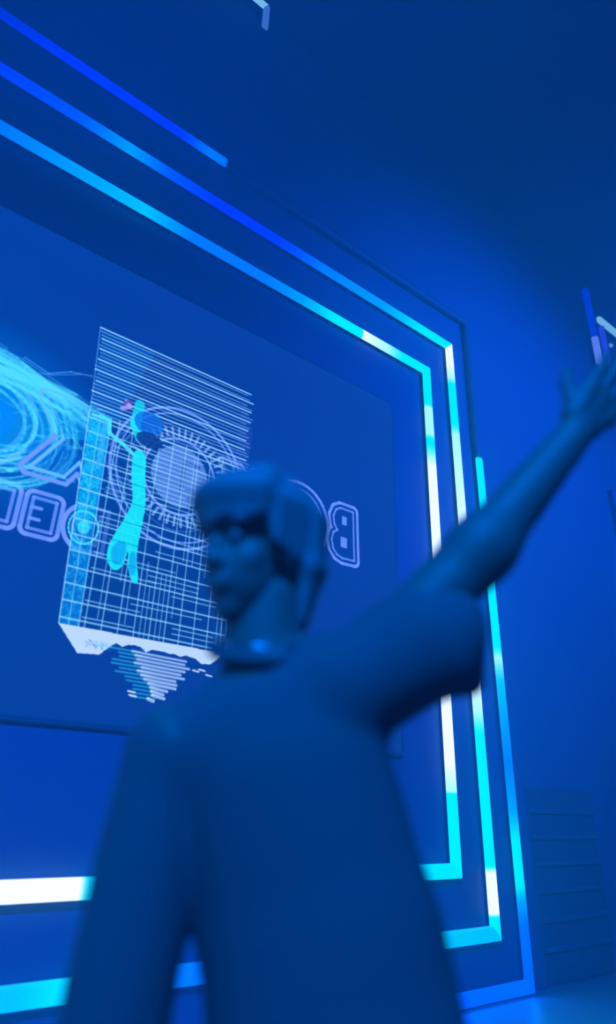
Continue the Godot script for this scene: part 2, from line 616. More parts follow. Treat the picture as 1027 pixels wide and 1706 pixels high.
func paint_screen() -> ImageTexture:
	# ground colour: deep blue, a little violet towards the right, lighter low on the left
	var low := Image.create(8, 4, false, Image.FORMAT_RGB8)
	for y in 4:
		for x in 8:
			var c := Color8(0, 44, 130).lerp(Color8(6, 42, 122), x / 7.0).lerp(Color8(4, 52, 138), y / 6.0)
			low.set_pixel(x, y, c)
	low.resize(SW, SH, Image.INTERPOLATE_CUBIC)
	px = low.get_data()
	var letter := Color(0.44, 0.58, 0.98)
	var cyan := Color(0.32, 0.88, 1.0)
	var teal := Color(0.10, 0.92, 0.95)
	var grid := Color(0.60, 0.86, 1.0)
	var pale := Color(0.86, 0.93, 1.0)
	var r := RandomNumberGenerator.new()
	r.seed = 21
	# soft cyan haze behind the scribble
	for i in 14:
		var k := 1.0 - i / 14.0
		fill(arc(Vector2(0.34, 3.14), Vector2(0.72, 0.52) * (0.35 + 0.75 * k), 0, TAU, 30, -0.35), Color(0.0, 0.50, 0.88), 0.06)
	# the big mirrored word: B, O, (hidden), the clock, X, O
	var b := [Vector2(3.012, 2.905), Vector2(3.0, 3.315), Vector2(2.87, 3.315), Vector2(2.825, 3.29), Vector2(2.80, 3.23), Vector2(2.81, 3.16), Vector2(2.84, 3.12), Vector2(2.80, 3.09), Vector2(2.785, 3.03), Vector2(2.80, 2.96), Vector2(2.84, 2.915), Vector2(2.89, 2.90)]
	outline(b, 0.042, letter)
	fill(rounded(Vector2(2.91, 3.215), Vector2(0.022, 0.036)), letter, 0.9)
	fill(rounded(Vector2(2.905, 3.03), Vector2(0.03, 0.042)), letter, 0.9)
	path(arc(Vector2(2.46, 3.10), Vector2(0.285, 0.30), 0, TAU), 0.026, letter, 0.9)
	path(arc(Vector2(2.46, 3.10), Vector2(0.235, 0.25), 0, TAU), 0.018, letter, 0.9)
	path(arc(Vector2(2.46, 3.10), Vector2(0.14, 0.15), 0, TAU), 0.03, letter, 0.35)
	var x0 := [Vector2(2.20, 3.34), Vector2(2.06, 3.34), Vector2(2.03, 3.22), Vector2(1.94, 3.34), Vector2(1.80, 3.34), Vector2(1.98, 3.10), Vector2(1.80, 2.88), Vector2(1.94, 2.88), Vector2(2.03, 2.99), Vector2(2.06, 2.88), Vector2(2.2, 2.88), Vector2(2.10, 3.10)]
	outline(x0, 0.03, letter, 0.022, 0.014)
	path(arc(Vector2(0.28, 3.10), Vector2(0.30, 0.31), 0, TAU), 0.03, letter, 0.9)
	path(arc(Vector2(0.28, 3.10), Vector2(0.24, 0.25), 0, TAU), 0.02, letter, 0.8)
	# the smaller row under it: D, E, E, mirrored, and two more towards the left
	for i in 5:
		var m: Vector2 = Vector2(0.722 - i * 0.232, 2.607 + i * 0.004)
		outline(rounded(m, Vector2(0.064, 0.092)), 0.036, letter, 0.026, 0.02)
		for k in [-1.0, 1.0]:
			stroke(m + Vector2(-0.064, 0.034 * k), m + Vector2(-0.012, 0.034 * k), 0.021, letter, 0.9)
	path(arc(Vector2(0.955, 2.60), Vector2(0.115, 0.135), PI * 0.5, PI * 1.5), 0.026, letter, 0.9)
	path([Vector2(0.955, 2.735), Vector2(1.085, 2.735), Vector2(1.085, 2.465), Vector2(0.955, 2.465)], 0.026, letter, 0.8)
	path(arc(Vector2(0.97, 2.60), Vector2(0.075, 0.09), PI * 0.5, PI * 1.5), 0.02, letter, 0.9)
	path([Vector2(0.97, 2.69), Vector2(1.04, 2.69), Vector2(1.04, 2.51), Vector2(0.97, 2.51)], 0.02, letter, 0.8)
	fill(smoothed([Vector2(-0.6, 3.66), Vector2(0.0, 3.60), Vector2(0.35, 3.50), Vector2(0.72, 3.39), Vector2(0.99, 3.345), Vector2(0.97, 3.16), Vector2(0.72, 3.12), Vector2(0.60, 2.94), Vector2(0.30, 2.85), Vector2(-0.4, 2.86)]), Color(0.04, 0.66, 0.95), 0.5)
	# cyan scribble: many turned ovals and streaks running towards the tower
	for i in 30:
		var k := r.randf()
		path(arc(Vector2(0.33 + r.randf_range(-0.06, 0.06), 3.11 + r.randf_range(-0.05, 0.05)), Vector2(0.22 + 0.30 * k, 0.20 + 0.20 * k), r.randf() * TAU, r.randf() * TAU + 4.5, 40, -0.35 + r.randf_range(-0.25, 0.25)), r.randf_range(0.006, 0.02), cyan, r.randf_range(0.2, 0.55), false, 1.6)
	for i in 46:
		var t := r.randf()
		var a: Vector2 = Vector2(-0.15 + t * 0.5, 3.62 - t * 0.20 + r.randf_range(-0.16, 0.05))
		var e: Vector2 = Vector2(0.62 + r.randf() * 0.36, 3.36 + r.randf_range(-0.15, 0.07))
		var mid := (a + e) / 2.0 + Vector2(0, r.randf_range(-0.02, 0.05))
		path([a, mid, e], r.randf_range(0.006, 0.024), cyan, r.randf_range(0.2, 0.6), false, 1.8)
	for i in 26:
		var a: Vector2 = Vector2(0.05 + r.randf() * 0.75, 2.95 + r.randf() * 0.4)
		path([a, a + Vector2(r.randf_range(-0.05, 0.25), r.randf_range(-0.16, 0.16))], r.randf_range(0.005, 0.014), cyan, r.randf_range(0.2, 0.5), false, 1.5)
	for w in [[-0.4, 2.93, 0.45, 2.86, 0.85, 2.86], [-0.3, 2.83, 0.3, 2.80, 0.62, 2.98], [0.05, 2.86, 0.5, 2.96, 0.75, 3.14]]:
		path([Vector2(w[0], w[1]), Vector2(w[2], w[3]), Vector2(w[4], w[5])], 0.014, cyan, 0.5, false, 1.6)
	fill(arc(Vector2(0.36, 3.10), Vector2(0.11, 0.12), 0, TAU, 24), Color(0.0, 0.50, 0.95), 0.7)
	path([Vector2(0.0, 3.72), Vector2(0.20, 3.60), Vector2(0.33, 3.56)], 0.008, cyan, 0.35)
	path([Vector2(0.43, 3.545), Vector2(0.58, 3.50), Vector2(0.70, 3.57), Vector2(0.83, 3.60)], 0.010, Color(0.35, 0.65, 0.98), 0.6)
	path([Vector2(0.50, 3.47), Vector2(0.60, 3.50), Vector2(0.76, 3.58)], 0.008, Color(0.35, 0.65, 0.98), 0.5)
	fill(arc(Vector2(0.72, 2.97), Vector2(0.16, 0.12), 0, TAU, 20), Color(0.0, 0.36, 0.80), 0.35)
	var x1 := []
	for p in [[-0.26, 0.24], [-0.07, 0.24], [0.0, 0.12], [0.07, 0.24], [0.26, 0.24], [0.115, 0.0], [0.26, -0.24], [0.07, -0.24], [0.0, -0.12], [-0.07, -0.24], [-0.26, -0.24], [-0.115, 0.0]]:
		x1.append(Vector2(0.86 + p[0], 3.11 + p[1]))
	outline(x1, 0.042, Color(0.42, 0.72, 1.0), 0.012, 0.008)
	var low_half := [Vector2(0.745, 3.11), Vector2(0.60, 2.87), Vector2(0.79, 2.87), Vector2(0.86, 2.99), Vector2(0.93, 2.87)]
	path(low_half, 0.022, Color(0.42, 0.72, 1.0), 0.85)
	path([Vector2(0.695, 3.11), Vector2(0.55, 2.865), Vector2(0.575, 2.828), Vector2(0.81, 2.828), Vector2(0.86, 2.915)], 0.028, letter, 0.9)
	fill([Vector2(0.99, 3.36), Vector2(1.055, 3.36), Vector2(1.99, 3.34), Vector2(1.93, 2.03), Vector2(1.035, 2.03)], Color(0.0, 0.20, 0.46), 0.45)
	# clock rings
	var cm: Vector2 = Vector2(1.50, 3.12)
	for q in [[0.47, 0.018, 0.9], [0.43, 0.012, 0.8], [0.255, 0.018, 0.9], [0.36, 0.006, 0.5]]:
		path(arc(cm, Vector2(q[0], q[0] * 1.06), 0, TAU, 60), q[1], letter, q[2])
	fill(arc(cm, Vector2(0.20, 0.22), 0, TAU, 40), Color(0.50, 0.66, 1.0), 0.62)
	for i in 44:
		var u := Vector2.from_angle(TAU * i / 44.0)
		stroke(cm + u * 0.29, cm + u * 0.35, 0.018, Color(0.60, 0.72, 0.98), 0.7)
	path([cm + Vector2(0.02, -0.12), cm + Vector2(0.02, 0.11), cm + Vector2(0.13, 0.11)], 0.02, Color(0.08, 0.2, 0.5), 0.6)
	# wireframe tower: side face in cyan, front face as a grid
	var tl: Vector2 = Vector2(0.815, 3.985)
	var bl: Vector2 = Vector2(0.923, 2.035)
	fill([Vector2(0.86, 3.36), Vector2(1.0, 3.36), Vector2(1.03, 2.03), bl], Color(0.03, 0.58, 0.92), 0.62)
	fill([Vector2(0.87, 3.36), Vector2(0.99, 3.36), Vector2(1.0, 2.60), Vector2(0.905, 2.60)], Color(0.05, 0.78, 0.95), 0.55)
	for i in 420:
		var y := 2.05 + 1.3 * r.randf()
		var x := lerpf(0.925, 0.862, (y - 2.03) / 1.33) + r.randf() * 0.10
		var e := Vector2(r.randf_range(-0.03, 0.03), r.randf_range(-0.04, 0.04))
		stroke(Vector2(x, y), Vector2(x, y) + e, 0.005, Color(0.2, 0.9, 1.0) if r.randf() < 0.6 else Color(0.0, 0.32, 0.62), 0.4)
	path(arc(Vector2(0.955, 2.60), Vector2(0.085, 0.10), 0, TAU, 24), 0.012, Color(0.3, 0.93, 1.0), 0.7)
	fill(arc(Vector2(0.955, 2.60), Vector2(0.035, 0.04), 0, TAU, 16), Color(0.25, 0.95, 1.0), 0.7)
	path([bl, Vector2(0.855, 3.36)], 0.007, grid, 0.8)
	path([Vector2(0.975, 2.03), Vector2(0.925, 3.36)], 0.006, grid, 0.6)
	path([Vector2(1.03, 2.03), Vector2(0.995, 3.36)], 0.008, grid, 0.6)
	fill([tl, Vector2(1.2, 3.98), Vector2(1.05, 3.36), Vector2(0.86, 3.36)], Color(0.0, 0.38, 0.75), 0.4)
	var y := 3.985
	var n := 0
	while y > 3.32:
		var left := 0.815 + (3.985 - y) * 0.055 + r.randf_range(0.0, 0.03)
		var strong := n % 3 == 0
		stroke(Vector2(left, y), Vector2(1.985 + r.randf_range(-0.03, 0.03), y + r.randf_range(-0.006, 0.006)), 0.012 if strong else 0.007, grid, 0.9 if strong else 0.65)
		y -= 0.027
		n += 1
	for i in 9:
		var x := 1.93 + i * 0.011
		stroke(Vector2(x, 3.92 - i * 0.03), Vector2(x - 0.03, 3.40 - i * 0.02), 0.004, Color(0.45, 0.5, 0.98), 0.4)
	path([tl, Vector2(0.86, 3.36)], 0.006, grid, 0.5)
	for i in 14:
		var gy := 3.30 - i * 0.0955
		stroke(Vector2(0.86 + (3.36 - gy) * 0.048, gy + 0.012), Vector2(1.93, gy - 0.012), 0.009, grid, 0.8)
		if i > 0:
			var at := r.randf_range(0.1, 0.55)
			for k in 2:
				var y2 := gy + 0.032 * (k + 1)
				if r.randf() < 0.75:
					stroke(Vector2(1.04 + at, y2), Vector2(1.04 + at + r.randf_range(0.25, 0.5), y2 - 0.008), 0.007, grid, 0.7)
				if r.randf() < 0.6:
					stroke(Vector2(1.04, y2), Vector2(1.04 + r.randf_range(0.2, 0.4), y2 - 0.006), 0.007, grid, 0.7)
	for i in 10:
		var gx := 1.06 + i * 0.094
		stroke(Vector2(gx - 0.01, 3.36), Vector2(gx, 2.03), 0.007, grid, 0.7)
		for k in 2:
			if r.randf() < 0.8:
				var top := r.randf_range(2.3, 3.3)
				var gx2 := gx + 0.03 * (k + 1)
				stroke(Vector2(gx2, top), Vector2(gx2 + 0.004, maxf(2.04, top - r.randf_range(0.3, 0.8))), 0.006, grid, 0.6)
	# dancing figure in turquoise: raised elbow, long back, wide skirt, two feet
	path([Vector2(0.93, 3.345), Vector2(0.985, 3.335), Vector2(1.0, 3.25), Vector2(1.10, 3.205), Vector2(1.19, 3.15)], 0.028, Color(0.3, 0.9, 0.97), 0.9, false, 1.2)
	path([Vector2(0.965, 3.31), Vector2(0.97, 3.0)], 0.03, Color(0.35, 0.7, 0.97), 0.5)
	path([Vector2(1.16, 3.53), Vector2(1.15, 3.38), Vector2(1.19, 3.30)], 0.07, teal, 0.75, false, 1.4)
	fill(arc(Vector2(1.24, 3.42), Vector2(0.10, 0.085), 0, TAU, 24), Color(0.05, 0.40, 0.85), 0.75)
	fill(arc(Vector2(1.26, 3.30), Vector2(0.09, 0.055), 0, TAU, 24), Color(0.02, 0.14, 0.42), 0.85)
	path([Vector2(1.05, 3.455), Vector2(1.10, 3.49), Vector2(1.07, 3.52)], 0.03, Color(0.72, 0.62, 0.9), 0.8, false, 1.4)
	path([Vector2(1.06, 3.50), Vector2(1.09, 3.53)], 0.02, Color(0.35, 0.18, 0.5), 0.7, false, 1.4)
	fill(smoothed([Vector2(1.165, 3.21), Vector2(1.255, 3.20), Vector2(1.27, 3.0), Vector2(1.30, 2.86), Vector2(1.295, 2.72), Vector2(1.285, 2.50), Vector2(1.33, 2.36), Vector2(1.30, 2.33), Vector2(1.25, 2.42), Vector2(1.235, 2.56), Vector2(1.22, 2.42), Vector2(1.16, 2.38), Vector2(1.11, 2.46), Vector2(1.12, 2.56), Vector2(1.19, 2.74), Vector2(1.22, 2.86), Vector2(1.18, 3.0)]), teal, 0.92)
	fill(smoothed([Vector2(1.13, 2.54), Vector2(1.22, 2.60), Vector2(1.22, 2.44), Vector2(1.15, 2.42)]), Color(0.0, 0.42, 0.85), 0.4)
	fill(smoothed([Vector2(1.245, 2.52), Vector2(1.285, 2.54), Vector2(1.30, 2.38), Vector2(1.26, 2.40)]), Color(0.0, 0.42, 0.85), 0.4)
	for g in [2.44, 2.57, 2.70, 2.83, 2.96, 3.09]:
		stroke(Vector2(1.1, g + 0.004), Vector2(1.36, g), 0.007, Color(0.0, 0.45, 0.65), 0.5)
	# broken white sill under the tower
	var sill := [bl, Vector2(1.03, 2.035), Vector2(1.93, 2.03), Vector2(1.90, 1.99), Vector2(1.85, 1.95), Vector2(1.79, 1.945), Vector2(1.75, 1.97)]
	for i in 14:
		sill.append(Vector2(1.72 - i * 0.036, 1.965 + r.randf_range(-0.008, 0.022)))
	sill.append_array([Vector2(1.19, 1.93), Vector2(1.167, 1.905), Vector2(1.05, 1.895)])
	fill(sill, Color(0.80, 0.90, 1.0), 0.92)
	for i in 34:
		var p := Vector2(1.06 + r.randf() * 0.5, 1.965 + r.randf() * 0.012) if i % 2 == 0 else Vector2(1.08 + r.randf() * 0.14, 1.935 + r.randf() * 0.03)
		stroke(p, p + Vector2(0.009, -0.005), 0.005, Color(0.2, 0.35, 0.7), 0.45)
	# striped glitch running to a point below
	for i in 13:
		var sy := 1.955 - i * 0.0205
		var k := i / 12.0
		var l := lerpf(1.27, 1.40, k) + r.randf_range(-0.03, 0.03)
		var e := lerpf(1.69, 1.53, k * k) + r.randf_range(-0.02, 0.03)
		stroke(Vector2(l - r.randf() * 0.12 * (1.0 - k), sy), Vector2(l + 0.14, sy - 0.003), 0.009, Color(0.2, 0.85, 0.98), 0.6, 1.0)
		stroke(Vector2(l + 0.10, sy - 0.002), Vector2(e, sy - 0.012), 0.011 + 0.006 * k, pale, 0.95, 1.0)
		fill([Vector2(l + 0.1, sy), Vector2(e, sy), Vector2(e, sy - 0.02), Vector2(l + 0.1, sy - 0.02)], Color(0.3, 0.5, 0.8), 0.45)
	for s in [[1.36, 1.735, 1.40], [1.37, 1.715, 1.41], [1.78, 1.91, 1.82], [1.74, 1.90, 1.78], [1.83, 1.885, 1.87]]:
		stroke(Vector2(s[0], s[1]), Vector2(s[2], s[1] - 0.004), 0.010, pale, 0.9)
	return ImageTexture.create_from_image(Image.create_from_data(SW, SH, false, Image.FORMAT_RGB8, px))


func make_screen() -> void:
	var mid := Vector3((SX0 + SX1) / 2.0, (SY0 + SY1) / 2.0, 0.0)
	var t := thing("led_screen", "large wall screen showing mirrored outline letters, a wireframe tower and a turquoise dancer", "screen", mid)
	obj("cabinet", cbox(Vector3(SX1 - SX0 + 0.06, SY1 - SY0 + 0.06, 0.028), 0.008), mat("screen_cabinet", Color(0.14, 0.34, 0.45), 0.6), t, Vector3(0, 0, 0.0145))
	var m := StandardMaterial3D.new()
	m.resource_name = "screen_picture"
	m.albedo_color = Color(0.02, 0.02, 0.03)
	m.roughness = 0.6
	m.emission_enabled = true
	m.emission = Color.BLACK
	m.emission_texture = paint_screen()
	m.emission_energy_multiplier = SCREEN_GAIN
	var st := SurfaceTool.new()
	st.begin(Mesh.PRIMITIVE_TRIANGLES)
	var h := Vector2((SX1 - SX0) / 2.0, (SY1 - SY0) / 2.0)
	for v in [[-1, 1], [1, 1], [1, -1], [-1, 1], [1, -1], [-1, -1]]:
		st.set_uv(Vector2((v[0] + 1) / 2.0, (1 - v[1]) / 2.0))
		st.set_normal(Vector3.BACK)
		st.add_vertex(Vector3(v[0] * h.x, v[1] * h.y, 0.0))
	obj("display", st.commit(), m, t, Vector3(0, 0, 0.0292))
	area("screen_glow", mid + Vector3(0, 0, 0.045), Vector2(SX1 - SX0, SY1 - SY0), Color(0.05, 0.42, 0.90), 0.3)


# ------------------------------------------------------------------ the person: smooth fields meshed as surface nets
# a piece: {a, b, ra, rb, sq} a tapered capsule (sq flattens it front to back), or {c, r} an ellipsoid; "cut" carves
var fld := PackedFloat32Array()


func cap(a: Vector3, b: Vector3, ra: float, rb: float, sq := 1.0) -> Dictionary:
	return {"a": a, "b": b, "ra": ra, "rb": rb, "sq": sq}


func ell(c: Vector3, r: Vector3, cut := false) -> Dictionary:
	return {"c": c, "r": r, "cut": cut}


# how far a fold of the loose top stands out
func fold(v: Vector3) -> float:
	return 0.004 * sin(v.x * 38.0 + sin(v.y * 9.0) * 2.0) * clampf(1.6 - v.y, 0.0, 0.6) + 0.0035 * sin(v.y * 46.0 + v.x * 30.0 + v.z * 20.0) * clampf((v.y - 1.1) * 3.0, 0.2, 1.0)


# meshes the pieces into st; wrinkle moves the surface; place turns the result
func net(st: SurfaceTool, pieces: Array, cell: float, k: float, place := Transform3D(), wrinkle := false) -> void:
	var lo := Vector3.ONE * 1e9
	var hi := -lo
	for p in pieces:
		if p.has("a"):
			var r := maxf(p.ra, p.rb)
			lo = lo.min(p.a - Vector3.ONE * r).min(p.b - Vector3.ONE * r)
			hi = hi.max(p.a + Vector3.ONE * r).max(p.b + Vector3.ONE * r)
		elif not p.cut:
			lo = lo.min(p.c - p.r)
			hi = hi.max(p.c + p.r)
	lo -= Vector3.ONE * cell * 4.0
	hi += Vector3.ONE * cell * 4.0
	var dim := Vector3i(((hi - lo) / cell).ceil()) + Vector3i.ONE
	var nx := dim.x
	var nxy := dim.x * dim.y
	fld.resize(nxy * dim.z)
	fld.fill(1.0)
	for p in pieces:
		var is_cap: bool = p.has("a")
		var pad := k + cell * 2.5
		var plo: Vector3
		var phi: Vector3
		var a := Vector3.ZERO
		var ab := Vector3.ZERO
		var ra := 0.0
		var rd := 0.0
		var sq := 1.0
		var l2 := 1.0
		var c := Vector3.ZERO
		var r := Vector3.ONE
		var cut := false
		if is_cap:
			a = p.a
			ab = p.b - a
			ra = p.ra
			rd = p.rb - ra
			sq = p.sq
			var rm := maxf(p.ra, p.rb) + pad
			plo = a.min(p.b) - Vector3.ONE * rm
			phi = a.max(p.b) + Vector3.ONE * rm
			ab.z *= sq
			l2 = maxf(ab.length_squared(), 1e-9)
		else:
			c = p.c
			r = p.r
			cut = p.cut
			plo = c - r - Vector3.ONE * pad
			phi = c + r + Vector3.ONE * pad
		var i0 := Vector3i(((plo - lo) / cell).floor()).clamp(Vector3i.ZERO, dim - Vector3i.ONE)
		var i1 := Vector3i(((phi - lo) / cell).ceil()).clamp(Vector3i.ZERO, dim - Vector3i.ONE)
		for iz in range(i0.z, i1.z + 1):
			for iy in range(i0.y, i1.y + 1):
				var at := iz * nxy + iy * nx + i0.x
				var pos := lo + Vector3(i0.x, iy, iz) * cell
				for ix in range(i0.x, i1.x + 1):
					var d: float
					if is_cap:
						var q := pos - a
						q.z *= sq
						var t := clampf(q.dot(ab) / l2, 0.0, 1.0)
						d = (q - ab * t).length() - ra - rd * t
					else:
						var e := (pos - c) / r
						var k0 := e.length()
						d = k0 * (k0 - 1.0) / maxf((e / r).length(), 1e-6)
					var f := fld[at]
					if cut:
						d = -d
						var hm := maxf(k * 0.4 - absf(f - d), 0.0)
						fld[at] = maxf(f, d) + hm * hm / (k * 1.6)
					else:
						var hm := maxf(k - absf(f - d), 0.0)
						fld[at] = minf(f, d) - hm * hm / (4.0 * k)
					pos.x += cell
					at += 1
	# one vertex in each crossed cell
	var ids := {}
	var verts := PackedVector3Array()
	var norms := PackedVector3Array()
	var off := [0, 1, nx, nx + 1, nxy, nxy + 1, nxy + nx, nxy + nx + 1]
	var edges := [[0, 1], [2, 3], [4, 5], [6, 7], [0, 2], [1, 3], [4, 6], [5, 7], [0, 4], [1, 5], [2, 6], [3, 7]]
	for iz in dim.z - 1:
		for iy in dim.y - 1:
			var row := iz * nxy + iy * nx
			for ix in dim.x - 1:
				var at := row + ix
				var v0 := fld[at]
				if v0 > cell * 2.2 or v0 < -cell * 2.2:
					continue
				var mask := 0
				for q in 8:
					if fld[at + off[q]] < 0.0:
						mask |= 1 << q
				if mask == 0 or mask == 255:
					continue
				var sum := Vector3.ZERO
				var n := 0
				for e in edges:
					var fa := fld[at + off[e[0]]]
					var fb := fld[at + off[e[1]]]
					if (fa < 0.0) != (fb < 0.0):
						var t := fa / (fa - fb)
						var pa := Vector3(e[0] & 1, (e[0] >> 1) & 1, e[0] >> 2)
						var pb := Vector3(e[1] & 1, (e[1] >> 1) & 1, e[1] >> 2)
						sum += pa.lerp(pb, t)
						n += 1
				var f0 := fld[at]
				var g := Vector3(
					fld[at + 1] - f0 + fld[at + off[7]] - fld[at + off[6]] + fld[at + off[3]] - fld[at + off[2]] + fld[at + off[5]] - fld[at + off[4]],
					fld[at + nx] - f0 + fld[at + off[7]] - fld[at + off[5]] + fld[at + off[3]] - fld[at + 1] + fld[at + off[6]] - fld[at + off[4]],
					fld[at + nxy] - f0 + fld[at + off[7]] - fld[at + off[3]] + fld[at + off[6]] - fld[at + off[2]] + fld[at + off[5]] - fld[at + 1]).normalized()
				ids[at] = verts.size()
				var v := lo + (Vector3(ix, iy, iz) + sum / n) * cell
				if wrinkle:
					v += g * fold(v)
				verts.append(place * v)
				norms.append((place.basis * g).normalized())
	for at in ids:
		var f0 := fld[at]
		for ax in 3:
			var step: int = [1, nx, nxy][ax]
			var f1 := fld[at + step]
			if (f0 < 0.0) == (f1 < 0.0):
				continue
			var u: int = [nx, nxy, 1][ax]
			var w: int = [nxy, 1, nx][ax]
			var q := [at, at - u, at - u - w, at - w]
			if not (ids.has(q[1]) and ids.has(q[2]) and ids.has(q[3])):
				continue
			var order := [0, 1, 2, 0, 2, 3] if f0 >= 0.0 else [0, 2, 1, 0, 3, 2]
			# front faces run clockwise seen from outside
			for o in order:
				var id: int = ids[q[o]]
				st.set_normal(norms[id])
				st.add_vertex(verts[id])


func skin_mesh(pieces_list: Array) -> ArrayMesh:
	var st := SurfaceTool.new()
	st.begin(Mesh.PRIMITIVE_TRIANGLES)
	for p in pieces_list:
		net(st, p[0], p[1], p[2], p[3] if p.size() > 3 else Transform3D(), p.size() > 4)
	st.index()
	return st.commit()


# a hand: wrist at the origin, fingers along +y, thumb on the side +x * s, palm facing +z; curl in radians per joint
func hand_pieces(s: float, curl: Array, spread := 0.10) -> Array:
	var out := [
		cap(Vector3(0, -0.03, 0), Vector3(0, 0.012, 0), 0.027, 0.026, 1.35),
		cap(Vector3(0.018 * s, 0.018, 0), Vector3(0.026 * s, 0.078, 0), 0.019, 0.015, 1.25),
		cap(Vector3(-0.014 * s, 0.018, 0), Vector3(-0.024 * s, 0.072, 0), 0.018, 0.014, 1.25),
		cap(Vector3(0.0, 0.02, 0), Vector3(0.002 * s, 0.080, 0), 0.019, 0.015, 1.25),
		cap(Vector3(0.020 * s, 0.012, 0.006), Vector3(0.034 * s, 0.044, 0.012), 0.017, 0.014),
	]
	var roots := [[0.030, 0.082, 1.0], [0.010, 0.087, 0.55], [-0.011, 0.083, -0.25], [-0.030, 0.074, -1.1]]
	var lengths := [[0.040, 0.024, 0.019], [0.044, 0.028, 0.020], [0.041, 0.026, 0.019], [0.032, 0.019, 0.017]]
	for f in 4:
		var p := Vector3(roots[f][0] * s, roots[f][1], 0.0)
		var side: float = roots[f][2] * spread * s
		var bend := 0.0
		var rad := [0.0092, 0.0085, 0.0078, 0.0066] if f < 3 else [0.0080, 0.0073, 0.0067, 0.0058]
		out.append(cap(p - Vector3(0, 0.02, 0), p, 0.011, rad[0]))
		for j in 3:
			bend += curl[f] * [0.8, 1.1, 0.7][j]
			var d := Vector3(sin(side), cos(side), 0) * cos(bend) + Vector3(0, 0, sin(bend))
			var q: Vector3 = p + d * lengths[f][j]
			out.append(cap(p, q, rad[j], rad[j + 1]))
			p = q
	var t := Vector3(0.034 * s, 0.040, 0.012)
	for j in 2:
		var d := Vector3(0.62 * s, 0.70, 0.30).normalized() if j == 0 else Vector3(0.42 * s, 0.86, 0.25).normalized()
		var q: Vector3 = t + d * [0.034, 0.028][j]
		out.append(cap(t, q, [0.0125, 0.0098][j], [0.0098, 0.0078][j]))
		t = q
	return out


